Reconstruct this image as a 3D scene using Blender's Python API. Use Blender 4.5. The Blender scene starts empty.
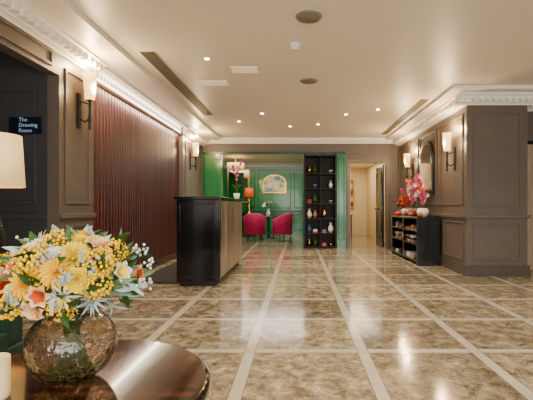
import bpy, math, random
from mathutils import Vector, Matrix
R = random.Random(7)
scene = bpy.context.scene

# ---------------------------------------------------------------- materials
def lin(c):
    c = c/255.0
    return c/12.92 if c <= 0.04045 else ((c+0.055)/1.055)**2.4
def col(r, g, b): return (lin(r), lin(g), lin(b), 1.0)
def setin(bs, name, v):
    if name in bs.inputs: bs.inputs[name].default_value = v
def mat(name, rgb, rough=0.5, metal=0.0, emit=None, es=0.0, var=0.12, scale=(8, 8, 8), trans=0.0, bump=0.0, coat=0.0, rgb2=None, ior=1.45, detail=4, contrast=None):
    m = bpy.data.materials.new(name); m.use_nodes = True
    nt = m.node_tree; bs = nt.nodes["Principled BSDF"]
    tc = nt.nodes.new("ShaderNodeTexCoord"); mp = nt.nodes.new("ShaderNodeMapping")
    mp.inputs["Scale"].default_value = scale
    nz = nt.nodes.new("ShaderNodeTexNoise"); nz.inputs["Scale"].default_value = 1.0; nz.inputs["Detail"].default_value = detail
    nt.links.new(tc.outputs["Object"], mp.inputs["Vector"]); nt.links.new(mp.outputs[0], nz.inputs["Vector"])
    rp = nt.nodes.new("ShaderNodeValToRGB")
    c = col(*rgb)
    if rgb2: c2 = col(*rgb2); c1 = c
    else:
        c1 = tuple([x*(1-var) for x in c[:3]])+(1,); c2 = tuple([min(1, x*(1+var)) for x in c[:3]])+(1,)
    lo, hi = contrast or (0.3, 0.7)
    rp.color_ramp.elements[0].position = lo; rp.color_ramp.elements[1].position = hi
    rp.color_ramp.elements[0].color = c1; rp.color_ramp.elements[1].color = c2
    nt.links.new(nz.outputs["Fac"], rp.inputs[0]); nt.links.new(rp.outputs[0], bs.inputs["Base Color"])
    setin(bs, "Roughness", rough); setin(bs, "Metallic", metal); setin(bs, "IOR", ior)
    setin(bs, "Transmission Weight", trans); setin(bs, "Coat Weight", coat); setin(bs, "Coat Roughness", 0.05)
    if emit: setin(bs, "Emission Color", col(*emit)); setin(bs, "Emission Strength", es)
    if bump:
        bp = nt.nodes.new("ShaderNodeBump"); bp.inputs["Strength"].default_value = bump; bp.inputs["Distance"].default_value = 0.01
        nt.links.new(nz.outputs["Fac"], bp.inputs["Height"]); nt.links.new(bp.outputs[0], bs.inputs["Normal"])
    return m

M = {}
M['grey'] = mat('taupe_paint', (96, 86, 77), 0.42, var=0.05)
M['grey_shaded'] = mat('shaded_grey_paint', (58, 58, 60), 0.45, var=0.05)  # grey wall paint darkened; the side corridor's weaker light put into the colour
M['ceil'] = mat('ceiling_plaster', (240, 230, 213), 0.4, var=0.02, scale=(1, 1, 1))
M['crown'] = mat('crown_plaster', (242, 238, 230), 0.45, var=0.02)
M['wood'] = mat('rosewood_slats', (38, 11, 4), 0.4, scale=(30, 24, 1.2), rgb2=(92, 30, 12), coat=0.0)
M['black'] = mat('black_lacquer', (12, 11, 12), 0.15, coat=0.3)
M['blackm'] = mat('black_metal', (20, 19, 18), 0.4)
M['shelfblack'] = mat('black_satin', (10, 10, 10), 0.6)
M['deskwood'] = mat('desk_veneer', (104, 86, 74), 0.28, scale=(18, 5, 1.0), rgb2=(160, 138, 122), coat=0.3)
M['table'] = mat('macassar_table', (18, 8, 5), 0.1, scale=(3, 45, 10), rgb2=(78, 38, 22), coat=0.6, detail=6, contrast=(0.4, 0.62))
M['tablerim'] = mat('table_rim', (26, 12, 8), 0.1, scale=(6, 6, 20), rgb2=(54, 27, 16), coat=0.8)
M['green'] = mat('green_lacquer', (6, 108, 46), 0.22, var=0.08, coat=0.2)
M['greend'] = mat('dark_green_lacquer', (4, 62, 32), 0.25, var=0.08)
M['velvet'] = mat('green_velvet', (8, 44, 30), 0.8, var=0.3, scale=(30, 30, 30))
M['pink'] = mat('magenta_velvet', (176, 6, 82), 0.7, var=0.15)
M['cream'] = mat('cream_wall', (222, 202, 160), 0.6, var=0.04)
M['gold'] = mat('brass', (200, 150, 70), 0.25, metal=1.0)
M['shade'] = mat('sconce_shade', (250, 225, 180), 0.7, emit=(255, 192, 104), es=3.0, var=0.03)
M['lshade'] = mat('lamp_shade', (232, 205, 150), 0.8, emit=(255, 200, 115), es=0.75, var=0.03)
M['cove'] = mat('led_cove', (255, 244, 225), 0.5, emit=(255, 238, 212), es=7.0, var=0.02)
M['downl'] = mat('downlight_lens', (255, 240, 215), 0.5, emit=(255, 226, 180), es=35.0, var=0.02)
M['panel'] = mat('bright_patch', (240, 225, 200), 0.5, emit=(255, 225, 185), es=0.35, var=0.02)  # weak emission for the bright ceiling patches
M['orange'] = mat('orange_shade', (195, 84, 30), 0.6, emit=(255, 110, 30), es=0.3, var=0.1)
M['white'] = mat('white_ceramic', (235, 232, 225), 0.2, var=0.04)
M['blue'] = mat('blue_ceramic', (60, 90, 130), 0.2, var=0.3, scale=(30, 30, 30))
M['tan'] = mat('tan_ceramic', (160, 120, 80), 0.3, var=0.2)
M['vent'] = mat('vent_metal', (128, 120, 104), 0.5)
M['mirror'] = mat('mirror_glass', (200, 195, 185), 0.03, metal=1.0, var=0.02)
M['mat'] = mat('dark_mat', (34, 27, 24), 0.8, var=0.3, scale=(60, 60, 60))
M['paint'] = mat('landscape_paint', (90, 128, 140), 0.6, rgb2=(225, 205, 150), scale=(5, 4, 6), contrast=(0.38, 0.58))
M['paint2'] = mat('abstract_paint', (90, 60, 40), 0.6, rgb2=(225, 190, 130), scale=(6, 6, 4), contrast=(0.42, 0.58))
M['door'] = mat('pale_oak_door', (140, 122, 102), 0.3, scale=(30, 30, 2), rgb2=(176, 156, 132))
M['sign'] = mat('sign_navy', (14, 24, 40), 0.3)
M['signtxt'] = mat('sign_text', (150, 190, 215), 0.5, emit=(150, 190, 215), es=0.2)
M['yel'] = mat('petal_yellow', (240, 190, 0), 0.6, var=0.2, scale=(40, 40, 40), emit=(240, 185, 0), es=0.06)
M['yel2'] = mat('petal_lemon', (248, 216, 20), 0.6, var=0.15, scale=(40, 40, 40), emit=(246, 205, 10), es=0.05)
M['whitep'] = mat('petal_white', (232, 232, 218), 0.6, var=0.06, scale=(40, 40, 40))
M['peach'] = mat('petal_peach', (248, 186, 110), 0.6, rgb2=(250, 228, 190), scale=(30, 30, 30))
M['rust'] = mat('petal_rust', (204, 72, 6), 0.6, var=0.3, scale=(50, 50, 50))
M['pinkp'] = mat('petal_pink', (204, 76, 130), 0.6, var=0.3, scale=(30, 30, 30))
M['pinkl'] = mat('petal_blush', (236, 190, 200), 0.6, var=0.15, scale=(30, 30, 30))
M['redp'] = mat('petal_red', (164, 40, 30), 0.6, var=0.3, scale=(30, 30, 30))
M['leaf'] = mat('leaf_green', (46, 82, 28), 0.5, var=0.35, scale=(20, 20, 20))
M['leafs'] = mat('leaf_sage', (120, 146, 110), 0.6, var=0.2, scale=(20, 20, 20))
M['bluep'] = mat('thistle_pale_blue', (170, 186, 186), 0.6, var=0.15, scale=(30, 30, 30))
M['stem'] = mat('stem_green', (80, 100, 50), 0.5)
M['paper'] = mat('book_covers', (200, 190, 170), 0.6, rgb2=(120, 60, 40), scale=(3, 40, 40), contrast=(0.48, 0.52))
M['wax'] = mat('candle_wax', (245, 228, 180), 0.5, emit=(255, 205, 120), es=0.4)
M['base'] = mat('baseboard_paint', (78, 69, 63), 0.4)
M['glass'] = mat('bubbled_glass', (238, 230, 216), 0.03, trans=1.0, scale=(80, 80, 80), bump=0.3, rgb2=(220, 210, 192), detail=1, contrast=(0.4, 0.6))

# marble floor
def floor_mat():
    m = bpy.data.materials.new('marble_floor'); m.use_nodes = True
    nt = m.node_tree; N = nt.nodes; L = nt.links; bs = N["Principled BSDF"]
    tc = N.new("ShaderNodeTexCoord"); sep = N.new("ShaderNodeSeparateXYZ"); L.new(tc.outputs["Object"], sep.inputs[0])
    def math_(op, a, b=None, c=None):
        n = N.new("ShaderNodeMath"); n.operation = op
        for i, v in enumerate((a, b, c)):
            if v is None: continue
            if isinstance(v, (int, float)): n.inputs[i].default_value = v
            else: L.new(v, n.inputs[i])
        return n.outputs[0]
    P = 0.82; W = 0.08
    def cell(src, off):
        s = math_('ADD', src, -off + 100*P + W/2)
        q = math_('DIVIDE', s, P)
        fr = math_('FRACT', q)
        return math_('FLOOR', q), math_('MULTIPLY', fr, P)
    ix, fx = cell(sep.outputs[0], -0.35)
    iy, fy = cell(sep.outputs[1], 2.92)
    bx = math_('LESS_THAN', fx, W); by = math_('LESS_THAN', fy, W)
    band = math_('MAXIMUM', bx, by)
    def edge(f):
        a = math_('LESS_THAN', math_('ABSOLUTE', math_('ADD', f, -W)), 0.002)
        b = math_('LESS_THAN', math_('ABSOLUTE', math_('ADD', f, -0.002)), 0.002)
        return math_('MAXIMUM', a, b)
    jx = math_('MAXIMUM', edge(fx), edge(fy))
    cmb = N.new("ShaderNodeCombineXYZ"); L.new(ix, cmb.inputs[0]); L.new(iy, cmb.inputs[1])
    wn = N.new("ShaderNodeTexWhiteNoise"); L.new(cmb.outputs[0], wn.inputs["Vector"])
    off = N.new("ShaderNodeVectorMath"); off.operation = 'SCALE'; off.inputs["Scale"].default_value = 9.0
    L.new(wn.outputs["Color"], off.inputs[0])
    add = N.new("ShaderNodeVectorMath"); add.operation = 'ADD'; L.new(tc.outputs["Object"], add.inputs[0]); L.new(off.outputs[0], add.inputs[1])
    n1 = N.new("ShaderNodeTexNoise"); n1.inputs["Scale"].default_value = 9.0; n1.inputs["Detail"].default_value = 9; n1.inputs["Roughness"].default_value = 0.74; n1.inputs["Distortion"].default_value = 0.35
    L.new(add.outputs[0], n1.inputs["Vector"])
    r1 = N.new("ShaderNodeValToRGB"); e = r1.color_ramp.elements
    e[0].position = 0.32; e[0].color = col(66, 56, 43); e[1].position = 0.72; e[1].color = col(210, 200, 176)
    k = e.new(0.44); k.color = col(104, 91, 70); k = e.new(0.52); k.color = col(134, 120, 95); k = e.new(0.61); k.color = col(164, 150, 123)
    L.new(n1.outputs["Fac"], r1.inputs[0])
    v = N.new("ShaderNodeTexVoronoi"); v.feature = 'DISTANCE_TO_EDGE'; v.inputs["Scale"].default_value = 6.5
    mixv = N.new("ShaderNodeVectorMath"); mixv.operation = 'MULTIPLY_ADD'; mixv.inputs[1].default_value = (0.45, 0.45, 0.45)
    L.new(n1.outputs["Color"], mixv.inputs[0]); L.new(add.outputs[0], mixv.inputs[2]); L.new(mixv.outputs[0], v.inputs["Vector"])
    vr = N.new("ShaderNodeValToRGB"); vr.color_ramp.elements[0].color = (0.6, 0.6, 0.6, 1); vr.color_ramp.elements[1].color = (0, 0, 0, 1); vr.color_ramp.elements[1].position = 0.035
    L.new(v.outputs["Distance"], vr.inputs[0])
    mx1 = N.new("ShaderNodeMixRGB"); L.new(vr.outputs[0], mx1.inputs[0]); L.new(r1.outputs[0], mx1.inputs[1]); mx1.inputs[2].default_value = col(200, 188, 162)
    hs = N.new("ShaderNodeHueSaturation"); L.new(mx1.outputs[0], hs.inputs["Color"])
    L.new(math_('MULTIPLY_ADD', wn.outputs["Value"], 0.5, 0.72), hs.inputs["Value"])
    n2 = N.new("ShaderNodeTexNoise"); n2.inputs["Scale"].default_value = 5; n2.inputs["Detail"].default_value = 5
    L.new(tc.outputs["Object"], n2.inputs["Vector"])
    r2 = N.new("ShaderNodeValToRGB"); r2.color_ramp.elements[0].color = col(152, 143, 124); r2.color_ramp.elements[1].color = col(190, 182, 164)
    L.new(n2.outputs["Fac"], r2.inputs[0])
    mx2 = N.new("ShaderNodeMixRGB"); L.new(band, mx2.inputs[0]); L.new(hs.outputs[0], mx2.inputs[1]); L.new(r2.outputs[0], mx2.inputs[2])
    mx3 = N.new("ShaderNodeMixRGB"); L.new(jx, mx3.inputs[0]); L.new(mx2.outputs[0], mx3.inputs[1]); mx3.inputs[2].default_value = col(84, 72, 56)
    L.new(mx3.outputs[0], bs.inputs["Base Color"])
    bs.inputs["Roughness"].default_value = 0.12
    setin(bs, "Specular IOR Level", 0.75)
    return m
M['floor'] = floor_mat()

# ---------------------------------------------------------------- mesh builder
class B:
    def __init__(s): s.v = []; s.f = []; s.mi = []; s.sm = []; s.mats = []
    def m(s, k):
        if k not in s.mats: s.mats.append(k)
        return s.mats.index(k)
    def add(s, vs, fs, k, smooth=False):
        o = len(s.v); s.v += [tuple(p) for p in vs]; i = s.m(k)
        for f in fs: s.f.append([o+a for a in f]); s.mi.append(i); s.sm.append(smooth)
    def box(s, x0, x1, y0, y1, z0, z1, k):
        x0, x1 = min(x0, x1), max(x0, x1); y0, y1 = min(y0, y1), max(y0, y1); z0, z1 = min(z0, z1), max(z0, z1)
        vs = [(x0, y0, z0), (x1, y0, z0), (x1, y1, z0), (x0, y1, z0), (x0, y0, z1), (x1, y0, z1), (x1, y1, z1), (x0, y1, z1)]
        s.add(vs, [(0, 3, 2, 1), (4, 5, 6, 7), (0, 1, 5, 4), (1, 2, 6, 5), (2, 3, 7, 6), (3, 0, 4, 7)], k)
    def lathe(s, c, prof, k, seg=24, axis=None, sx=1, sy=1, rib=0, ribn=8, smooth=True):
        rot = Vector((0, 0, 1)).rotation_difference(Vector(axis)).to_matrix() if axis else None
        vs = []; n = len(prof)
        for i in range(seg):
            a = 2*math.pi*i/seg
            q = 1+rib*abs(math.cos(ribn*a/2)) if rib else 1
            for r, z in prof:
                p = Vector((math.cos(a)*r*sx*q, math.sin(a)*r*sy*q, z))
                if rot: p = rot @ p
                vs.append(p+Vector(c))
        fs = []
        for i in range(seg):
            j = (i+1) % seg
            for t in range(n-1): fs.append((i*n+t, j*n+t, j*n+t+1, i*n+t+1))
        if prof[0][0] > 1e-5: fs.append(tuple(i*n for i in reversed(range(seg))))
        if prof[-1][0] > 1e-5: fs.append(tuple(i*n+n-1 for i in range(seg)))
        s.add(vs, fs, k, smooth)
    def cyl(s, c, r, h, k, seg=20, r2=None, axis=None):
        r2 = r if r2 is None else r2
        s.lathe(c, [(0, 0), (r, 0), (r2, h), (0, h)], k, seg, axis, smooth=False)
    def sph(s, c, r, k, seg=12, sx=1, sy=1, sz=1):
        n = max(4, seg//2)
        s.lathe(c, [(r*math.sin(math.pi*i/n), -r*sz*math.cos(math.pi*i/n)) for i in range(n+1)], k, seg, sx=sx, sy=sy)
    def tube(s, pts, r, k, seg=8):
        pts = [Vector(p) for p in pts]; vs = []; n = len(pts)
        for i, p in enumerate(pts):
            d = (pts[min(i+1, n-1)]-pts[max(i-1, 0)]).normalized()
            up = Vector((0, 0, 1)) if abs(d.z) < 0.9 else Vector((1, 0, 0))
            a = d.cross(up).normalized(); b = d.cross(a)
            rr = r[i] if isinstance(r, (list, tuple)) else r
            for j in range(seg):
                t = 2*math.pi*j/seg; vs.append(p+a*math.cos(t)*rr+b*math.sin(t)*rr)
        fs = [(i*seg+j, i*seg+(j+1) % seg, (i+1)*seg+(j+1) % seg, (i+1)*seg+j) for i in range(n-1) for j in range(seg)]
        fs.append(tuple(range(seg))); fs.append(tuple((n-1)*seg+j for j in reversed(range(seg))))
        s.add(vs, fs, k, True)
    def petal(s, o, N_, T, L, W, th0, curl, k, cup=0.3, nv=5, peak=0.6):
        N_ = Vector(N_).normalized(); T = Vector(T); T = (T-N_*T.dot(N_)).normalized(); S = N_.cross(T)
        p = Vector(o); vs = []
        for i in range(nv+1):
            t = i/nv; th = th0+curl*t
            d = N_*math.cos(th)+T*math.sin(th); nn = N_*math.sin(th)-T*math.cos(th)
            w = W*0.5*(math.sin(math.pi*min(1, t**(math.log(0.5)/math.log(peak))))+0.06)
            for u in (-1, -0.4, 0.4, 1): vs.append(p+S*w*u+nn*(u*u)*w*cup)
            p = p+d*(L/nv)
        fs = [(i*4+j, i*4+j+1, (i+1)*4+j+1, (i+1)*4+j) for i in range(nv) for j in range(3)]
        s.add(vs, fs, k, True)
    def build(s, name, bevel=0, parent=None, recalc=True):
        me = bpy.data.meshes.new(name); me.from_pydata(s.v, [], s.f)
        for k in s.mats: me.materials.append(M[k])
        for i, p in enumerate(me.polygons): p.material_index = s.mi[i]; p.use_smooth = s.sm[i]
        me.update()
        ob = bpy.data.objects.new(name, me); scene.collection.objects.link(ob)
        if bevel:
            b = ob.modifiers.new('Bevel', 'BEVEL'); b.width = bevel; b.segments = 3; b.limit_method = 'ANGLE'
        if parent: ob.parent = parent
        return ob
def one(name, k, *a, bevel=0):
    b = B(); b.box(*a, k); return b.build(name, bevel)
def basis(N_):
    N_ = Vector(N_).normalized(); up = Vector((0, 0, 1)) if abs(N_.z) < 0.9 else Vector((1, 0, 0))
    a = N_.cross(up).normalized(); return N_, a, N_.cross(a)

# ---------------------------------------------------------------- room shell
H = 2.8
one('floor', 'floor', -5.2, 5.2, -4, 16, -0.1, 0)
b = B(); b.box(-5.2, 5.2, -4, 10.3, H, H+0.1, 'ceil')
b.box(-2.6, -1.95, -3.9, 10.24, H-0.05, H, 'ceil')
b.box(2.22, 2.6, 5.75, 10.24, H-0.05, H, 'ceil'); b.box(2.6, 5.1, 5.75, 6.25, H-0.05, H, 'ceil')
b.build('ceiling')
one('ceiling_green_room', 'ceil', -4, 1.22, 10.36, 14.5, 2.62, 2.72)
one('ceiling_corridor', 'ceil', 1.34, 2.7, 10.36, 15, 2.5, 2.6)

XL = -2.43
b = B()
b.box(XL-.12, XL, -4, 1.2, 0, H, 'grey'); b.box(XL-.12, XL, 1.2, 4.07, 2.39, H, 'grey')
b.box(XL-.12, XL, 4.07, 4.75, 0, H, 'grey'); b.box(XL-.12, XL, 8.45, 10.36, 0, H, 'grey')
b.box(XL-.24, XL-.12, 4.75, 8.45, 0, H, 'grey')
b.build('wall_left')
b = B(); b.box(-5.2, XL-.12, 4.07, 4.2, 0, H, 'grey_shaded'); b.box(-5.2, -5.08, 1.2, 4.07, 0, H, 'grey_shaded'); b.box(-5.2, XL-.12, 1.08, 1.2, 0, H, 'grey_shaded')
b.build('wall_side_corridor')
# ribbed wood
b = B(); b.box(XL-.12, XL-.095, 4.75, 8.45, 0.0, 2.6, 'wood')
y = 4.77
while y < 8.40:
    w = .075
    vs = []
    for z in (0.14, 2.59):
        for (dx, dy) in ((0, 0), (.010, .004), (.014, .014), (.014, .061), (.010, .071), (0, w)): vs.append((XL-.095+dx, y+dy, z))
    n = 6
    b.add(vs, [(i, i+1, n+i+1, n+i) for i in range(n-1)]+[tuple(range(n)), tuple(range(2*n-1, n-1, -1))], 'wood')
    y += 0.088
b.build('wood_wall_panelling')
one('baseboard_wood_wall', 'black', XL-.095, XL-.05, 4.76, 8.44, 0, 0.14)

def frame_x(b, x, sgn, y0, y1, z0, z1, k='grey', w=0.03, t=0.018):
    x2 = x+sgn*t
    b.box(x, x2, y0, y1, z0, z0+w, k); b.box(x, x2, y0, y1, z1-w, z1, k)
    b.box(x, x2, y0, y0+w, z0+w, z1-w, k); b.box(x, x2, y1-w, y1, z0+w, z1-w, k)
def frame_y(b, y, x0, x1, z0, z1, k='grey', w=0.03, t=0.018):
    b.box(x0, x1, y-t, y, z0, z0+w, k); b.box(x0, x1, y-t, y, z1-w, z1, k)
    b.box(x0, x0+w, y-t, y, z0+w, z1-w, k); b.box(x1-w, x1, y-t, y, z0+w, z1-w, k)

b = B()
frame_x(b, XL, 1, 4.16, 4.66, 1.08, 2.5); frame_x(b, XL, 1, 4.16, 4.66, 0.22, 0.86)
b.box(XL, XL+.035, 4.07, 4.75, 0.93, 0.98, 'grey')
frame_x(b, XL, 1, 8.6, 10.1, 1.08, 2.5); frame_x(b, XL, 1, 8.6, 10.1, 0.22, 0.86)
b.box(XL, XL+.035, 8.45, 10.22, 0.93, 0.98, 'grey')
frame_x(b, XL, 1, 1.3, 3.95, 2.44, 2.6)
b.build('trim_left', 0.004)
b = B()
frame_y(b, 4.07, -4.9, -2.66, 1.08, 2.25, 'grey_shaded'); frame_y(b, 4.07, -4.9, -2.66, 0.22, 0.86, 'grey_shaded')
b.box(-5, XL-.12, 4.035, 4.07, .93, .98, 'grey_shaded'); b.build('trim_side_corridor', 0.004)
b = B(); b.box(XL, XL+.02, 4.07, 4.75, 0, .15, 'base'); b.box(XL, XL+.02, 8.45, 10.22, 0, .15, 'base'); b.build('baseboard_left')

XR = 2.57
b = B(); b.box(XR, 3.5, 6.1, 6.9, 0, H, 'grey'); b.box(XR, XR+.13, 6.9, 10.36, 0, H, 'grey'); b.build('wall_right')
b = B()
frame_x(b, XR, -1, 6.22, 7.3, 1.08, 2.5); frame_x(b, XR, -1, 7.42, 8.4, 1.08, 2.5); frame_x(b, XR, -1, 8.52, 10.1, 1.08, 2.5)
frame_x(b, XR, -1, 6.22, 7.02, .22, .82)
b.box(XR-.035, XR, 6.1, 10.2, .88, .93, 'grey')
b.box(XR-.035, 3.53, 6.065, 6.1, .88, .93, 'grey')
frame_y(b, 6.1, XR+.1, 3.4, 1.05, 2.5); frame_y(b, 6.1, XR+.1, 3.4, .24, .8)
b.build('trim_right', 0.004)
b = B(); b.box(XR-.025, XR, 6.1, 10.2, 0, .16, 'base'); b.box(XR-.025, 3.525, 6.075, 6.1, 0, .16, 'base'); b.box(XR-.035, 3.535, 6.065, 6.1, 0, .1, 'base'); b.build('baseboard_right', 0.003)
b = B(); b.box(3.5, 5.2, 6.7, 6.85, 2.15, H, 'grey'); b.box(4.6, 5.2, 6.7, 6.85, 0, 2.15, 'grey'); b.build('wall_beyond_pier')
b = B(); b.box(3.51, 3.56, 6.64, 6.7, 0, 2.15, 'black'); b.box(4.54, 4.59, 6.64, 6.7, 0, 2.15, 'black'); b.box(3.56, 4.54, 6.64, 6.7, 2.09, 2.15, 'black')
b.box(3.56, 4.54, 6.66, 6.7, 0, 2.09, 'door'); frame_y(b, 6.66, 3.66, 4.44, .2, .9, 'door'); frame_y(b, 6.66, 3.66, 4.44, 1.05, 1.95, 'door')
b.sph((3.64, 6.62, 1.0), .025, 'gold'); b.build('timber_door')
b = B(); b.box(5.08, 5.2, -4, 6.7, 0, H, 'grey'); b.build('wall_far_right')
b = B(); b.box(-2.43, 5.08, -4.0, -3.88, 0, .5, 'grey'); b.box(-2.43, 5.08, -4.0, -3.88, 2.5, H, 'grey')
for x0, x1 in ((-2.43, -2.0), (0.1, .5), (2.6, 3.0), (4.8, 5.08)): b.box(x0, x1, -4.0, -3.88, .5, 2.5, 'grey')
b.build('wall_street_side')
for wi, (x0, x1) in enumerate(((-2.0, 0.1), (.5, 2.6), (3.0, 4.8))):
    b = B()
    b.box(x0, x1, -3.97, -3.91, .5, .55, 'white'); b.box(x0, x1, -3.97, -3.91, 2.45, 2.5, 'white')
    for xx in (x0, (x0+x1)/2-.025, x1-.05): b.box(xx, xx+.05, -3.97, -3.91, .55, 2.45, 'white')
    b.build('window_%d' % (wi+1))

# back wall
YB = 10.24; YC = 10.36
b = B()
b.box(XL, -1.95, YB, YC, 0, 2.45, 'green')
b.box(XL, XR, YB, YC, 2.45, H, 'grey')
b.box(1.0, 1.22, YB, YC, 0, 2.45, 'green')
b.box(1.22, 1.33, YB, YC, 0, 2.45, 'grey'); b.box(1.33, 2.25, YB, YC, 2.18, 2.45, 'grey'); b.box(2.25, XR, YB, YC, 0, 2.45, 'grey')
b.build('wall_back')
b = B()
b.box(XL, 1.22, YB-.03, YB, 2.40, 2.46, 'greend'); frame_y(b, YB, -2.38, -2.0, .2, 2.3, 'green')
frame_y(b, YB, 1.03, 1.19, .2, 2.3, 'greend', .02)
b.box(1.25, 1.33, YB-.03, YB, 0, 2.24, 'grey'); b.box(2.25, 2.33, YB-.03, YB, 0, 2.24, 'grey'); b.box(1.33, 2.25, YB-.03, YB, 2.18, 2.24, 'grey')
frame_y(b, YB, 1.28, 2.5, 2.28, 2.42, 'grey', .02)
b.build('trim_back', 0.003)

def crown(b, axis, fixed, a0, a1, sgn, ztop, proj, h, k='crown', dent=True):
    prof = [(0, 0), (proj, 0), (proj, -.025), (proj*.82, -.035), (proj*.7, -h*.45), (proj*.45, -h*.65), (proj*.4, -h*.8), (.025, -h*.85), (.025, -h), (0, -h)]
    vs = []
    for a in (a0, a1):
        for o, z in prof:
            p = fixed+sgn*o
            vs.append((p, a, ztop+z) if axis == 'y' else (a, p, ztop+z))
    n = len(prof)
    fs = [(i, (i+1) % n, n+(i+1) % n, n+i) for i in range(n)]+[tuple(range(n)), tuple(range(2*n-1, n-1, -1))]
    b.add(vs, fs, k)
    if dent:
        a = min(a0, a1)+.02; e = max(a0, a1)
        while a < e-.05:
            q0, q1 = fixed+sgn*proj*.3, fixed+sgn*proj*.85
            z1 = ztop-h*.28; z0 = ztop-h*.72
            if axis == 'y': b.box(q0, q1, a, a+.05, z0, z1, k)
            else: b.box(a, a+.05, q0, q1, z0, z1, k)
            a += .1
b = B()
crown(b, 'y', XL, -3.8, 4.75, 1, H-.05, .17, .15); crown(b, 'y', XL, 8.45, YB, 1, H-.05, .17, .15)
b.box(XL-.12, XL+.10, 4.75, 8.45, H-.07, H-.05, 'crown')
b.build('trim_crown_left')
b = B(); b.box(XL-.06, XL-.05, 4.76, 8.44, H-.2, H-.075, 'cove'); b.box(XL-.12, XL-.06, 4.76, 8.44, H-.2, H-.075, 'crown')
a = 4.78
while a < 8.4:
    b.box(XL-.05, XL-.01, a, a+.035, H-.165, H-.11, 'crown'); a += .085
b.box(XL-.12, XL-.03, 4.76, 8.44, H-.215, H-.2, 'crown')
b.build('cove_light_strip')
b = B(); crown(b, 'y', XR, 6.1, YB, -1, H-.05, .17, .15); crown(b, 'x', 6.1, XR-.17, 3.65, -1, H-.05, .17, .15); crown(b, 'x', 6.7, 3.5, 5.05, -1, H, .17, .15)
b.build('trim_crown_right')
b = B(); crown(b, 'x', YB, XL, XR, -1, H, .12, .13); b.build('trim_crown_back')

# green room
one('wall_green_room_back', 'green', -4, 1.22, 14.5, 14.6, 0, 2.7)
one('wall_green_room_left', 'green', -4.1, -4, 10.36, 14.6, 0, 2.7)
one('wall_green_room_right', 'green', 1.22, 1.34, 10.36, 15, 0, 2.7)
one('wall_green_room_front', 'green', -4, XL-.12, 10.36, 10.4, 0, 2.7)
b = B()
for x0, x1 in ((-3.8, -2.6), (-2.5, -1.55), (-1.45, -.25), (-.15, 1.1)):
    frame_y(b, 14.5, x0, x1, 1.0, 2.4, 'greend', .035); frame_y(b, 14.5, x0, x1, .2, .8, 'greend', .03)
b.box(-4, 1.2, 14.46, 14.5, .86, .93, 'greend'); crown(b, 'x', 14.5, -4, 1.2, -1, 2.62, .12, .12, dent=False)
b.build('trim_green_room')
one('wall_corridor_right', 'cream', 2.57, 2.7, 10.36, 15, 0, 2.6)
one('wall_corridor_back', 'cream', 1.34, 2.7, 15, 15.1, 0, 2.6)
one('wall_corridor_left', 'cream', 1.34, 1.36, 10.4, 15, 0, 2.5)
b = B(); b.box(1.55, 2.1, 14.93, 14.99, 1.0, 2.1, 'gold'); b.box(1.6, 2.05, 14.92, 14.94, 1.05, 2.05, 'paint2'); b.build('framed_painting', .004)
b = B(); b.box(2.19, 2.245, 10.42, 11.25, .005, 2.15, 'black')
for z0, z1 in ((.15, .95), (1.1, 2.0)): frame_x(b, 2.19, -1, 10.5, 11.15, z0, z1, 'black', .03)
b.sph((2.15, 11.1, 1.0), .03, 'gold'); b.build('door_1', .003)
b = B(); b.box(1.5, 1.95, 14.3, 14.7, .72, .76, 'black')
for x in (1.52, 1.9):
    for yy in (14.32, 14.65): b.box(x, x+.03, yy, yy+.03, 0, .72, 'black')
b.lathe((1.72, 14.5, .76), [(0, 0), (.06, 0), (.1, .12), (.05, .25), (.06, .28), (0, .28)], 'white'); b.build('hall_table')

b = B()
def arch(b, x0, x1, y, z0, zs, k, t=.03):
    cx = (x0+x1)/2; r = (x1-x0)/2; pts = [(x0, z0), (x1, z0)]+[(cx+r*math.cos(a), zs+r*.75*math.sin(a)) for a in [math.pi*i/16 for i in range(17)]]
    n = len(pts); vs = [(p[0], y, p[1]) for p in pts]+[(p[0], y+t, p[1]) for p in pts]
    b.add(vs, [tuple(range(n)), tuple(range(2*n-1, n-1, -1))]+[(i, (i+1) % n, n+(i+1) % n, n+i) for i in range(n)], k)
arch(b, -1.28, -.42, 14.44, 1.55, 1.9, 'gold'); arch(b, -1.23, -.47, 14.43, 1.6, 1.9, 'paint')
b.build('arched_painting')
b = B(); b.box(-2.55, -1.75, 14.43, 14.49, 1.2, 2.4, 'gold'); b.box(-2.5, -1.8, 14.42, 14.44, 1.25, 2.35, 'mirror'); b.build('wall_mirror')
def tub_chair(name, cx, cy, rot, k='pink'):
    b = B(); Rm = Matrix.Rotation(rot, 3, 'Z')
    def P(x, y, z): v = Rm @ Vector((x, y, z)); return (v.x+cx, v.y+cy, v.z)
    n = 18; vs = []
    for i in range(n+1):
        a = math.radians(-25+230*i/n); e = abs(i/n-.5)*2
        top = .86-.2*e**2
        for r, z in ((.32, .22), (.34, top-.03), (.31, top), (.26, top-.02), (.24, .4), (.24, .22)):
            vs.append(P(math.cos(a)*r, math.sin(a)*r, z))
    fs = [(i*6+j, (i+1)*6+j, (i+1)*6+(j+1) % 6, i*6+(j+1) % 6) for i in range(n) for j in range(6)]+[tuple(range(6)), tuple(n*6+j for j in range(5, -1, -1))]
    b.add(vs, fs, k, True)
    b.lathe(P(0, 0, .24), [(0, 0), (.26, 0), (.28, .05), (.28, .17), (.24, .21), (0, .22)], k)
    for sx in (-1, 1):
        for sy in (-1, 1): b.tube([P(sx*.17, sy*.17, .25), P(sx*.21, sy*.21, 0)], [.02, .012], 'blackm')
    return b.build(name)
tub_chair('pink_armchair', -.5, 12.3, math.radians(-120)); tub_chair('pink_armchair', -1.34, 12.35, math.radians(180))
b = B(); b.lathe((-.98, 13.25, 0), [(0, 0), (.25, 0), (.25, .02), (.04, .05), (.035, .7), (.42, .71), (.42, .75), (0, .75)], 'black')
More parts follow.
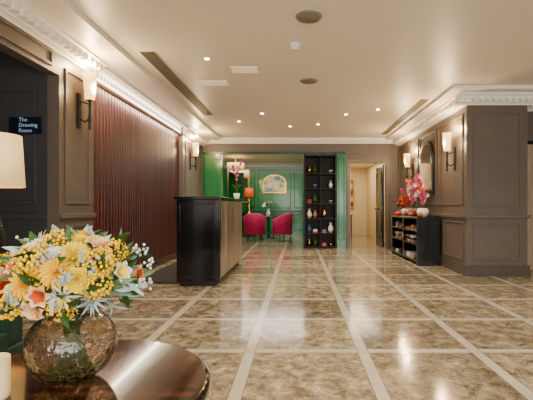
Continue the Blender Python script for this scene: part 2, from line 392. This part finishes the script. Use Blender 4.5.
b.build('dining_table')
b = B(); b.lathe((-.98, 13.25, .75), [(0, 0), (.05, 0), (.07, .1), (.035, .2), (.045, .24), (0, .24)], 'white')
for i in range(20):
    d = Vector((R.uniform(-1, 1), R.uniform(-1, 1), R.uniform(.3, 1.2))).normalized(); N_, A_, B_ = basis(d)
    for j in range(5): b.petal(Vector((-.98, 13.25, 1.04))+d*.15, d, A_*math.cos(j*1.257)+B_*math.sin(j*1.257), .09, .06, .8, .6, 'whitep' if i % 3 else 'leaf')
b.build('white_flower_vase')
b = B(); b.box(-2.5, -1.5, 13.9, 14.3, .75, .82, 'black')
for x in (-2.48, -1.57):
    for yy in (13.92, 14.23): b.box(x, x+.05, yy, yy+.05, 0, .75, 'black')
b.box(-2.45, -1.55, 13.93, 14.27, .2, .24, 'black'); b.build('sideboard_table', .005)
b = B(); b.lathe((-1.72, 14.08, .82), [(0, 0), (.09, 0), (.09, .02), (.03, .05), (.09, .2), (.03, .42), (.015, .66), (0, .66)], 'gold')
b.lathe((-1.72, 14.08, 1.42), [(.17, 0), (.15, .3), (.145, .3), (.165, 0)], 'orange'); b.build('orange_table_lamp')
b = B(); b.cyl((-1.95, 12.5, 2.42), .012, .2, 'gold'); b.lathe((-1.95, 12.5, 2.25), [(.26, 0), (.26, .17), (.25, .17), (.25, 0), (.26, 0)], 'lshade', 32); b.cyl((-1.95, 12.5, 2.38), .25, .01, 'lshade'); b.build('pendant_lamp')

# shelving unit
b = B()
x0, x1, y0, y1 = .14, .99, 10.12, 10.52
b.box(x0, x0+.05, y0, y1, 0, 2.4, 'shelfblack'); b.box(x1-.05, x1, y0, y1, 0, 2.4, 'shelfblack'); b.box(x0+.05, x1-.05, y1-.02, y1, 0, 2.4, 'shelfblack')
zs = [.02, .36, .74, 1.12, 1.5, 1.88, 2.34]
for z in zs: b.box(x0+.05, x1-.05, y0+.01, y1-.02, z, z+.03, 'shelfblack')
b.box(.55, .575, y0+.02, y1-.02, .05, 2.34, 'shelfblack')
b.build('display_shelving', .003)
b = B()
kk = ['white', 'blue', 'tan', 'white', 'paper', 'gold', 'white', 'leaf']
for i, z in enumerate(zs[:-1]):
    for cx in (.29, .44, .67, .84):
        if R.random() < .15: continue
        k = R.choice(kk); s_ = R.uniform(.85, 1.25); zz = z+.03
        t = R.random()
        if t < .45: b.lathe((cx, 10.28, zz), [(0, 0), (.035*s_, 0), (.06*s_, .07*s_), (.055*s_, .12*s_), (.02*s_, .17*s_), (.028*s_, .21*s_), (0, .21*s_)], k, 16)
        elif t < .7: b.lathe((cx, 10.28, zz), [(0, 0), (.03, 0), (.035, .015), (.07*s_, .08*s_), (.065*s_, .08*s_), (0, .03)], k, 16)
        else:
            for q in range(3): b.box(cx-.06+q*.006, cx+.06-q*.004, 10.2, 10.36, zz+q*.03, zz+q*.03+.028, R.choice(['paper', 'white', 'blue', 'redp']))
b.build('shelf_ornaments')

# reception desk
b = B()
b.box(-1.60, -1.06, 5.27, 7.4, .06, 1.15, 'black'); b.box(-1.57, -1.09, 5.3, 7.37, 0, .06, 'blackm')
b.box(-1.63, -1.02, 5.24, 7.43, 1.15, 1.19, 'black')
y = 5.33
for i in range(5):
    b.box(-1.06, -1.035, y, y+.40, .1, 1.14, 'deskwood'); y += .41
b.box(-1.06, -1.025, 5.27, 5.325, .06, 1.15, 'black')
frame_y(b, 5.27, -1.57, -1.09, .12, 1.1, 'black', .02, .008)
b.build('reception_desk', .006)
one('floor_mat', 'mat', -2.3, -1.67, 5.5, 7.6, 0, .015)

def orchid(b, base, h, lean, n, k='pinkp', s=.05):
    base = Vector(base); pts = []
    for i in range(9):
        t = i/8; pts.append(base+Vector((lean[0]*t*t, lean[1]*t*t, h*(t-.18*t**4))))
    b.tube(pts, .005, 'stem', 6)
    for i in range(n):
        t = .45+.55*i/max(1, n-1)
        p = base+Vector((lean[0]*t*t, lean[1]*t*t, h*(t-.18*t**4)))
        d = Vector((R.uniform(-1, 1), -1+R.uniform(-.3, .6), R.uniform(-.3, .3))).normalized(); N_, A_, B_ = basis(d); p += d*.02
        for j in range(5): b.petal(p, d, A_*math.cos(j*1.257)+B_*math.sin(j*1.257), s, s*.9, 1.1, .3, k, nv=4)
        b.sph(p+d*s*.16, s*.15, 'yel', 6)
b = B(); c = (-1.12, 7.3, 1.19)
b.lathe(c, [(0, 0), (.045, 0), (.06, .11), (.055, .11), (.05, .09), (0, .09)], 'white')
for i in range(7):
    a = i*.9; b.petal((c[0], c[1], c[2]+.1), (0, 0, 1), (math.cos(a), math.sin(a), 0), .2, .05, .3, .5, 'leaf')
orchid(b, (c[0], c[1], c[2]+.09), .78, (.1, 0), 8, 'pinkp', s=.03); orchid(b, (c[0], c[1], c[2]+.09), .62, (-.06, .0), 7, 'pinkp', s=.03)
b.build('potted_orchid')

# right console
b = B(); x0, x1, y0, y1 = 2.11, 2.53, 7.1, 9.1
b.box(x0, x1, y0, y1, .83, .87, 'black'); b.box(x0+.01, x1, y0+.01, y0+.07, 0, .83, 'black'); b.box(x0+.01, x1, y1-.07, y1-.01, 0, .83, 'black')
b.box(x0+.01, x1, 8.05, 8.1, 0, .83, 'black'); b.box(x1-.02, x1, y0+.07, y1-.07, .05, .83, 'black')
for z in (.06, .36, .6): b.box(x0+.01, x1-.02, y0+.07, y1-.07, z, z+.03, 'black')
b.build('console_table', .004)
b = B()
for z in (.09, .39, .63):
    yy = 7.25
    while yy < 8.9:
        if not (7.85 < yy < 8.12):
            n = R.randint(1, 3)
            for q in range(n): b.box(2.18, 2.38, yy, yy+R.uniform(.17, .22), z+q*.04, z+q*.04+.036, R.choice(['paper', 'white', 'tan', 'blue', 'tan', 'blackm']))
        yy += .3
b.build('book_stacks')
def pot(b, c, k='white', s=1.0): b.lathe(c, [(0, 0), (.06*s, 0), (.1*s, .06*s), (.105*s, .11*s), (.085*s, .15*s), (.078*s, .15*s), (.08*s, .12*s), (0, .12*s)], k, 20)
for (y, k, st, cols, hh) in ((7.38, 'white', 1.05, ('pinkp', 'pinkl', 'pinkp', 'rust'), .86), (7.95, 'tan', 1.0, ('pinkp', 'whitep', 'pinkl'), .86), (8.5, 'white', .95, ('rust', 'pinkp', 'redp'), .7)):
    b = B(); c = Vector((2.30, y, .87)); pot(b, c, k, st)
    for i in range(34):
        a = i*.8; b.petal(c+Vector((0, 0, .12)), (0, 0, 1), (math.cos(a), math.sin(a), 0), R.uniform(.2, .5), .045, .05, R.uniform(.2, .9), 'leaf' if i % 4 else 'leafs')
    for i in range(10): orchid(b, c+Vector((0, 0, .12)), R.uniform(.35, 1)*hh, (R.uniform(-.26, .12), R.uniform(-.24, .24)), 6, cols[i % len(cols)], .042)
    b.build('potted_orchid')
for (x, y, s, k) in ((2.18, 7.68, .06, 'orange'), (2.18, 8.22, .065, 'tan'), (2.18, 8.72, .06, 'orange'), (2.19, 7.18, .05, 'orange')):
    b = B()
    b.lathe((x, y, .87), [(0, .02), (s*.5, 0), (s, s*.6), (s*.8, s*1.2), (s*.2, s*1.35), (0, s*1.3)], 'rust' if k == 'orange' else k, 32, rib=.12, ribn=16)
    b.tube([(x, y, .87+s*1.3), (x+.01, y, .87+s*1.7)], .008, 'stem'); b.build('decorative_gourd')
b = B()
for i in range(56):
    d = Vector((R.uniform(-1, 1)*.6, R.uniform(-1, 1), R.uniform(.2, 1.3))).normalized(); N_, A_, B_ = basis(d); p = Vector((2.33, 8.94, 1.04))+d*R.uniform(.04, .22)
    kq = R.choice(['rust', 'redp', 'rust', 'leaf', 'leaf'])
    for j in range(6): b.petal(p, d, A_*math.cos(j*1.05)+B_*math.sin(j*1.05), .05, .035, .7, .5, kq)
pot(b, (2.33, 8.94, .87), 'tan', .8); b.build('autumn_flower_arrangement')
b = B()
def arch_x(b, x, y0, y1, z0, zs, k, t):
    c = (y0+y1)/2; r = (y1-y0)/2; pts = [(y0, z0), (y1, z0)]+[(c+r*math.cos(a), zs+r*math.sin(a)) for a in [math.pi*i/16 for i in range(17)]]
    n = len(pts); vs = [(x, p[0], p[1]) for p in pts]+[(x-t, p[0], p[1]) for p in pts]
    b.add(vs, [tuple(range(n)), tuple(range(2*n-1, n-1, -1))]+[(i, (i+1) % n, n+(i+1) % n, n+i) for i in range(n)], k)
arch_x(b, XR-.003, 7.5, 8.3, 1.3, 1.95, 'blackm', .05); arch_x(b, XR-.05, 7.57, 8.23, 1.37, 1.95, 'mirror', .01); b.build('arched_mirror')

# sconces
def sconce(x, y, z, sg):
    b = B(); xc = x+sg*.13
    b.box(x, x+sg*.02, y-.03, y+.03, z-.32, z+.06, 'blackm')
    b.tube([(x+sg*.02, y, z-.22), (x+sg*.08, y, z-.25), (xc, y, z-.2)], .01, 'blackm')
    b.tube([(x+sg*.02, y, z-.02), (x+sg*.08, y, z-.04), (xc, y, z-.06)], .008, 'blackm')
    b.lathe((xc, y, z-.34), [(0, 0), (.018, .02), (.012, .05), (.02, .12), (.012, .2), (.014, .32), (.04, .335), (0, .34)], 'blackm', 12)
    b.lathe((xc, y, z), [(.05, 0), (.07, .29), (.065, .29), (.045, 0)], 'shade', 24)
    b.sph((xc, y, z+.12), .03, 'shade')
    ob = b.build('wall_sconce')
    l = bpy.data.lights.new('sconce_bulb', 'POINT'); l.energy = 32; l.color = (1, .7, .38); l.shadow_soft_size = .05
    o = bpy.data.objects.new('sconce_bulb', l); o.location = (xc, y, z+.36); o.parent = ob; scene.collection.objects.link(o)
    l = bpy.data.lights.new('sconce_bulb_low', 'POINT'); l.energy = 22; l.color = (1, .7, .38); l.shadow_soft_size = .05
    o = bpy.data.objects.new('sconce_bulb_low', l); o.location = (x+sg*.22, y, z+.1); o.parent = ob; scene.collection.objects.link(o)
sconce(XL, 4.42, 2.24, 1); sconce(XL, 9.0, 2.2, 1)
sconce(XR, 6.55, 1.97, -1); sconce(XR, 8.95, 1.95, -1)

# sign
b = B(); b.box(-2.92, -2.60, 4.04, 4.05, 1.79, 1.96, 'sign'); s_ob = b.build('wall_sign')
cu = bpy.data.curves.new('sign_lettering', 'FONT'); cu.body = 'The\nDrawing\nRoom'; cu.size = .055; cu.extrude = .001; cu.materials.append(M['signtxt'])
o = bpy.data.objects.new('sign_lettering', cu); o.location = (-2.82, 4.037, 1.915); o.rotation_euler = (math.pi/2, 0, 0); o.parent = s_ob; scene.collection.objects.link(o)

# ceiling fixtures
for (px, py) in ((207, 58), (378, 109), (346, 114), (262, 113), (239, 121), (430, 112), (318, 124), (290, 126)):
    d = 700/(207-py); x = (px-298)*d/400
    b = B(); b.lathe((x, d, H-.008), [(.045, 0), (.045, .008), (.036, .008), (.036, 0), (.045, 0)], 'crown', 20); b.cyl((x, d, H-.012), .03, .01, 'downl', 16)
    ob = b.build('downlight')
lights = [(-1.1, 1.2), (1.1, 1.2), (2.9, 1.6), (0, 2.7), (-1.2, 3.9), (1.4, 3.6), (3.2, 4.0), (-1, 5.9), (.6, 5.6), (1.6, 6.6), (-.7, 7.8), (.9, 8.2), (-1.5, 9.0), (1.4, 9.5)]
for i, (x, y) in enumerate(lights):
    l = bpy.data.lights.new('downlight_lamp', 'SPOT'); l.energy = 150; l.color = (1, .86, .68); l.spot_size = math.radians(125); l.spot_blend = .9; l.shadow_soft_size = .08
    o = bpy.data.objects.new('downlight_lamp', l); o.location = (x, y, H-.03); scene.collection.objects.link(o)
b = B(); b.lathe((.1, 3.68, H-.012), [(0, 0), (.11, 0), (.125, .012), (0, .012)], 'vent', 28); b.build('ceiling_speaker')
b = B(); b.lathe((.15, 5.55, H-.012), [(0, 0), (.11, 0), (.125, .012), (0, .012)], 'vent', 28); b.build('ceiling_speaker')
b = B(); b.lathe((-.03, 4.3, H-.06), [(0, 0), (.035, 0), (.04, .02), (.02, .025), (.02, .032), (.055, .035), (.06, .06), (0, .06)], 'white', 24); b.build('smoke_detector')
for x, y, w, h in ((-.68, 5.1, .32, .22), (-1.18, 5.65, .36, .22)):  # bright patches on the ceiling, built as flush edged panels with weak emission
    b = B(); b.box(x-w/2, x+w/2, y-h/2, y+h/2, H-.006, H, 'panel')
    b.box(x-w/2-.015, x-w/2, y-h/2, y+h/2, H-.01, H, 'crown'); b.box(x+w/2, x+w/2+.015, y-h/2, y+h/2, H-.01, H, 'crown'); b.build('ceiling_bright_patch')
def vent(x0, x1, y0, y1):
    b = B(); b.box(x0, x1, y0, y1, H-.004, H, 'vent')
    x = x0
    while x <= x1: b.box(x, x+.012, y0, y1, H-.014, H-.004, 'vent'); x += .035
    b.build('ceiling_air_vent')
vent(-1.78, -1.62, 4.5, 7.6); vent(2.0, 2.14, 6.5, 9.6)

# foreground round table
TZ = .62; tc_ = (-.56, .97)
b = B(); b.lathe((tc_[0], tc_[1], 0), [(0, TZ-.0), (.325, TZ), (.34, TZ-.012), (.34, TZ-.05), (.325, TZ-.065), (.1, TZ-.08), (.09, .1), (.22, .03), (.22, 0), (0, 0)][::-1], 'tablerim', 72)
ob = b.build('round_coffee_table'); 
ob.data.materials.append(M['table'])
for p in ob.data.polygons:
    if p.center.z > TZ-.003: p.material_index = 1; p.use_smooth = False
# vase
vc = Vector((-.565, 1.0, TZ))
b = B(); rr = .105
prof = []
for i in range(15):
    a = -math.pi/2*.80+(math.pi*.40+math.pi/2*.55)*i/14
    prof.append((rr*math.cos(a), .1+.093*math.sin(a)))
z0 = prof[0][1]; prof = [(r, z-z0) for r, z in prof]
prof = [(0, 0)]+prof+[(prof[-1][0]-.003, prof[-1][1]+.015), (prof[-1][0]+.004, prof[-1][1]+.022), (prof[-1][0]-.002, prof[-1][1]+.022), (prof[-1][0]-.009, prof[-1][1]+.013)]
inner = [(max(0, r-.005), z+.004) for r, z in prof[1:15]][::-1]
b.lathe(vc, prof+inner+[(0, .006)], 'glass', 48)
b.build('glass_vase')
# bouquet
b = B(); C = vc+Vector((0, 0, .25))
for i in range(22):
    a = i*2.4; b.tube([vc+Vector((math.cos(a+2)*.05, math.sin(a+2)*.05, .012)), vc+Vector((math.cos(a)*.02, math.sin(a)*.02, .14)), C+Vector((math.cos(a)*.08, math.sin(a)*.07, 0))], .003, 'stem', 6)
def pos(th, ph, s=1.0):
    d = Vector((math.cos(ph)*math.cos(th), math.sin(ph)*math.cos(th), math.sin(th)))
    return C+Vector((d.x*.165, d.y*.13, d.z*.105))*s, Vector((d.x, d.y, d.z*1.2)).normalized()
def rose(p, n, r, k):
    N_, A_, B_ = basis(n)
    for ring, (cnt, th, L, cu_) in enumerate(((4, .05, .7, .1), (5, .25, .85, .35), (6, .5, 1.0, .6), (7, .8, 1.1, .8))):
        for j in range(cnt):
            a = 2*math.pi*j/cnt+ring*.5; b.petal(p-n*r*.3, n, A_*math.cos(a)+B_*math.sin(a), r*L, r*1.0, th, cu_, k, cup=.6)
def mum(p, n, r, k):
    N_, A_, B_ = basis(n)
    for ring in range(6):
        for j in range(8+ring*2):
            a = 2*math.pi*j/(8+ring*2)+ring*.37; b.petal(p, n, A_*math.cos(a)+B_*math.sin(a), r*(.75+.07*ring), r*.24, .1+ring*.28, .35, k, cup=.5, nv=3)
def spray(p, n, r, k, cnt=150):
    for i in range(cnt):
        d = Vector((R.gauss(0, 1), R.gauss(0, 1), R.gauss(0, 1))).normalized(); b.sph(p+d*r*R.uniform(.75, 1), r*.1, k if i % 4 else 'yel2', 5)
def star(p, n, r, k, cnt=9):
    N_, A_, B_ = basis(n)
    for ring in range(2):
        for j in range(cnt):
            a = 2*math.pi*j/cnt+ring*.35; b.petal(p, n, A_*math.cos(a)+B_*math.sin(a), r, r*.13, .6+ring*.6, .4, k, cup=.3, nv=4, peak=.4)
    b.sph(p+n*.006, r*.2, 'leafs', 8)
def lily(p, n, r, k):
    N_, A_, B_ = basis(n)
    for j in range(6):
        a = j*math.pi/3; b.petal(p-n*r*.4, n, A_*math.cos(a)+B_*math.sin(a), r*1.25, r*.75, .25, 1.3, k, cup=.3, nv=6, peak=.5)
    for j in range(5):
        a = j*1.257; b.petal(p-n*r*.25, n, A_*math.cos(a)+B_*math.sin(a), r*.95, r*.5, .2, 1.0, 'rust' if k == 'peach' else 'yel2', cup=.3, nv=4)
D = math.radians
front = [
    (14, -136, 'lily', .046, 'peach'), (44, -138, 'rose', .036, 'peach'), (-10, -146, 'mum', .03, 'yel'), (66, -95, 'spray', .036, 'yel'), (34, -104, 'spray', .04, 'yel'), (8, -102, 'mum', .042, 'yel'),
    (-20, -124, 'spray', .040, 'yel'), (-26, -98, 'rose', .03, 'peach'), (-10, -72, 'star', .042, 'whitep'), (20, -78, 'mum', .038, 'yel'), (46, -64, 'mum', .038, 'yel2'),
    (2, -48, 'spray', .036, 'yel'), (30, -42, 'spray', .036, 'yel'), (-18, -50, 'star', .042, 'bluep'), (75, -120, 'rose', .034, 'yel'), (60, -20, 'rose', .034, 'peach'),
    (-5, -165, 'mum', .034, 'yel'), (30, 180, 'rose', .034, 'whitep'), (-20, -155, 'star', .05, 'leafs'), (5, 5, 'lily', .036, 'peach'), (40, 40, 'rose', .034, 'yel'),
    (40, 100, 'mum', .036, 'yel'), (20, 140, 'lily', .036, 'whitep'), (10, 70, 'rose', .036, 'peach'), (80, 60, 'mum', .034, 'yel'), (-26, -74, 'spray', .03, 'yel'),
    (54, -116, 'rose', .032, 'whitep'), (26, -124, 'lily', .03, 'peach'), (-8, -114, 'rose', .028, 'whitep'), (-6, -88, 'lily', .034, 'peach'), (42, -84, 'rose', .03, 'whitep'),
    (14, -24, 'lily', .034, 'whitep'), (45, -5, 'spray', .032, 'yel'), (72, -50, 'rose', .032, 'yel2'), (10, -62, 'rose', .032, 'yel2'), (28, -160, 'spray', .032, 'yel'), (62, -152, 'star', .045, 'whitep'), (-2, -128, 'mum', .03, 'rust')]
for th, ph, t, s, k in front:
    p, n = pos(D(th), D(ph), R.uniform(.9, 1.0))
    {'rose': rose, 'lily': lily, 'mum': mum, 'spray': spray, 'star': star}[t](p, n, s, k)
for i in range(190):
    p, n = pos(math.asin(R.uniform(-.5, 1)), R.uniform(0, 6.28), R.uniform(.6, .9)); N_, A_, B_ = basis(n); a = R.uniform(0, 6.28)
    b.petal(p, n, A_*math.cos(a)+B_*math.sin(a), R.uniform(.05, .085), R.uniform(.012, .024), R.uniform(.1, .6), .7, R.choice(['leaf', 'leaf', 'leafs', 'leaf', 'bluep']), nv=5, peak=.45)
for i in range(18):
    p, n = pos(math.asin(R.uniform(-.3, .9)), R.uniform(0, 6.28), 1.0)
    b.tube([p-n*.05, p+n*.025], .0015, 'stem', 4)
    for q in range(7): b.sph(p+n*.025+Vector((R.gauss(0, .008), R.gauss(0, .008), R.gauss(0, .008))), .004, 'whitep' if i % 2 else 'bluep', 6)
b.build('flower_bouquet')
# candle
b = B(); c = (-.69, .90, TZ)
b.lathe(c, [(0, 0), (.034, 0), (.036, .01), (.036, .09), (.033, .09), (.033, .075), (0, .072)], 'wax', 28); b.cyl((c[0], c[1], TZ+.072), .0015, .012, 'blackm', 6); b.build('candle')

# green armchair, lamp
b = B(); b.box(-2.05, -1.32, 1.32, 1.95, .12, .4, 'velvet'); b.box(-2.05, -1.34, 1.32, 1.45, .4, .6, 'velvet'); b.box(-2.05, -1.34, 1.82, 1.95, .4, .6, 'velvet')
b.box(-2.05, -1.88, 1.45, 1.82, .4, .8, 'velvet'); b.box(-1.88, -1.31, 1.46, 1.81, .4, .48, 'velvet')
for x in (-2.0, -1.4):
    for yy in (1.36, 1.88): b.cyl((x, yy, 0), .018, .12, 'gold', 10)
b.build('green_armchair', .03)
LX = -1.74
b = B(); b.lathe((LX, 2.3, 0), [(0, 0), (.16, 0), (.16, .02), (.03, .04), (.025, .6), (.24, .61), (.24, .64), (0, .64)], 'black', 32); b.build('side_table')
b = B(); b.lathe((LX, 2.3, .64), [(0, 0), (.06, 0), (.065, .02), (.02, .05), (.05, .18), (.04, .28), (.015, .38), (.01, .62), (0, .62)], 'blackm')
b.lathe((LX, 2.3, 1.165), [(.145, 0), (.128, .3), (.125, .3), (.142, 0)], 'lshade', 36); b.build('table_lamp')
l = bpy.data.lights.new('table_lamp_bulb', 'POINT'); l.energy = 12; l.color = (1, .75, .45); l.shadow_soft_size = .04
o = bpy.data.objects.new('table_lamp_bulb', l); o.location = (LX, 2.3, 1.32); scene.collection.objects.link(o)

def area(name, loc, sx, sy, e, c, rot=(0, 0, 0)):
    l = bpy.data.lights.new(name, 'AREA'); l.shape = 'RECTANGLE'; l.size = sx; l.size_y = sy; l.energy = e; l.color = c
    o = bpy.data.objects.new(name, l); o.location = loc; o.rotation_euler = rot; scene.collection.objects.link(o)
area('green_room_fill', (-1.2, 12.4, 2.58), 3.4, 2.6, 120, (1, .92, .8))  # added area fill to brighten the green room, no fixture behind it
area('corridor_fill', (1.9, 12.8, 2.46), .8, 3, 45, (1, .85, .62))  # added area fill to brighten the corridor, no visible source
area('cove_lamp', (XL-.02, 6.6, H-.24), .04, 3.6, 34, (1, .82, .62), (0, math.radians(12), 0))
area('rear_fill', (1.3, -3.8, 1.5), 6.5, 1.9, 420, (1, .96, .9), (math.radians(100), 0, 0))  # added fill behind the camera, boosts daylight from the unseen windows
w = bpy.data.worlds.new('World'); scene.world = w; w.use_nodes = True
w.node_tree.nodes['Background'].inputs[0].default_value = (1, .96, .9, 1); w.node_tree.nodes['Background'].inputs[1].default_value = 1.2

# camera
cd = bpy.data.cameras.new('Camera'); cam = bpy.data.objects.new('Camera', cd); scene.collection.objects.link(cam)
cam.location = (0, 0, 1.05); cam.rotation_euler = (math.pi/2, 0, 0)
cd.sensor_width = 36; cd.lens = 400/533*36; cd.shift_x = -31.5/533; cd.shift_y = 7/533; cd.clip_start = .02
scene.camera = cam
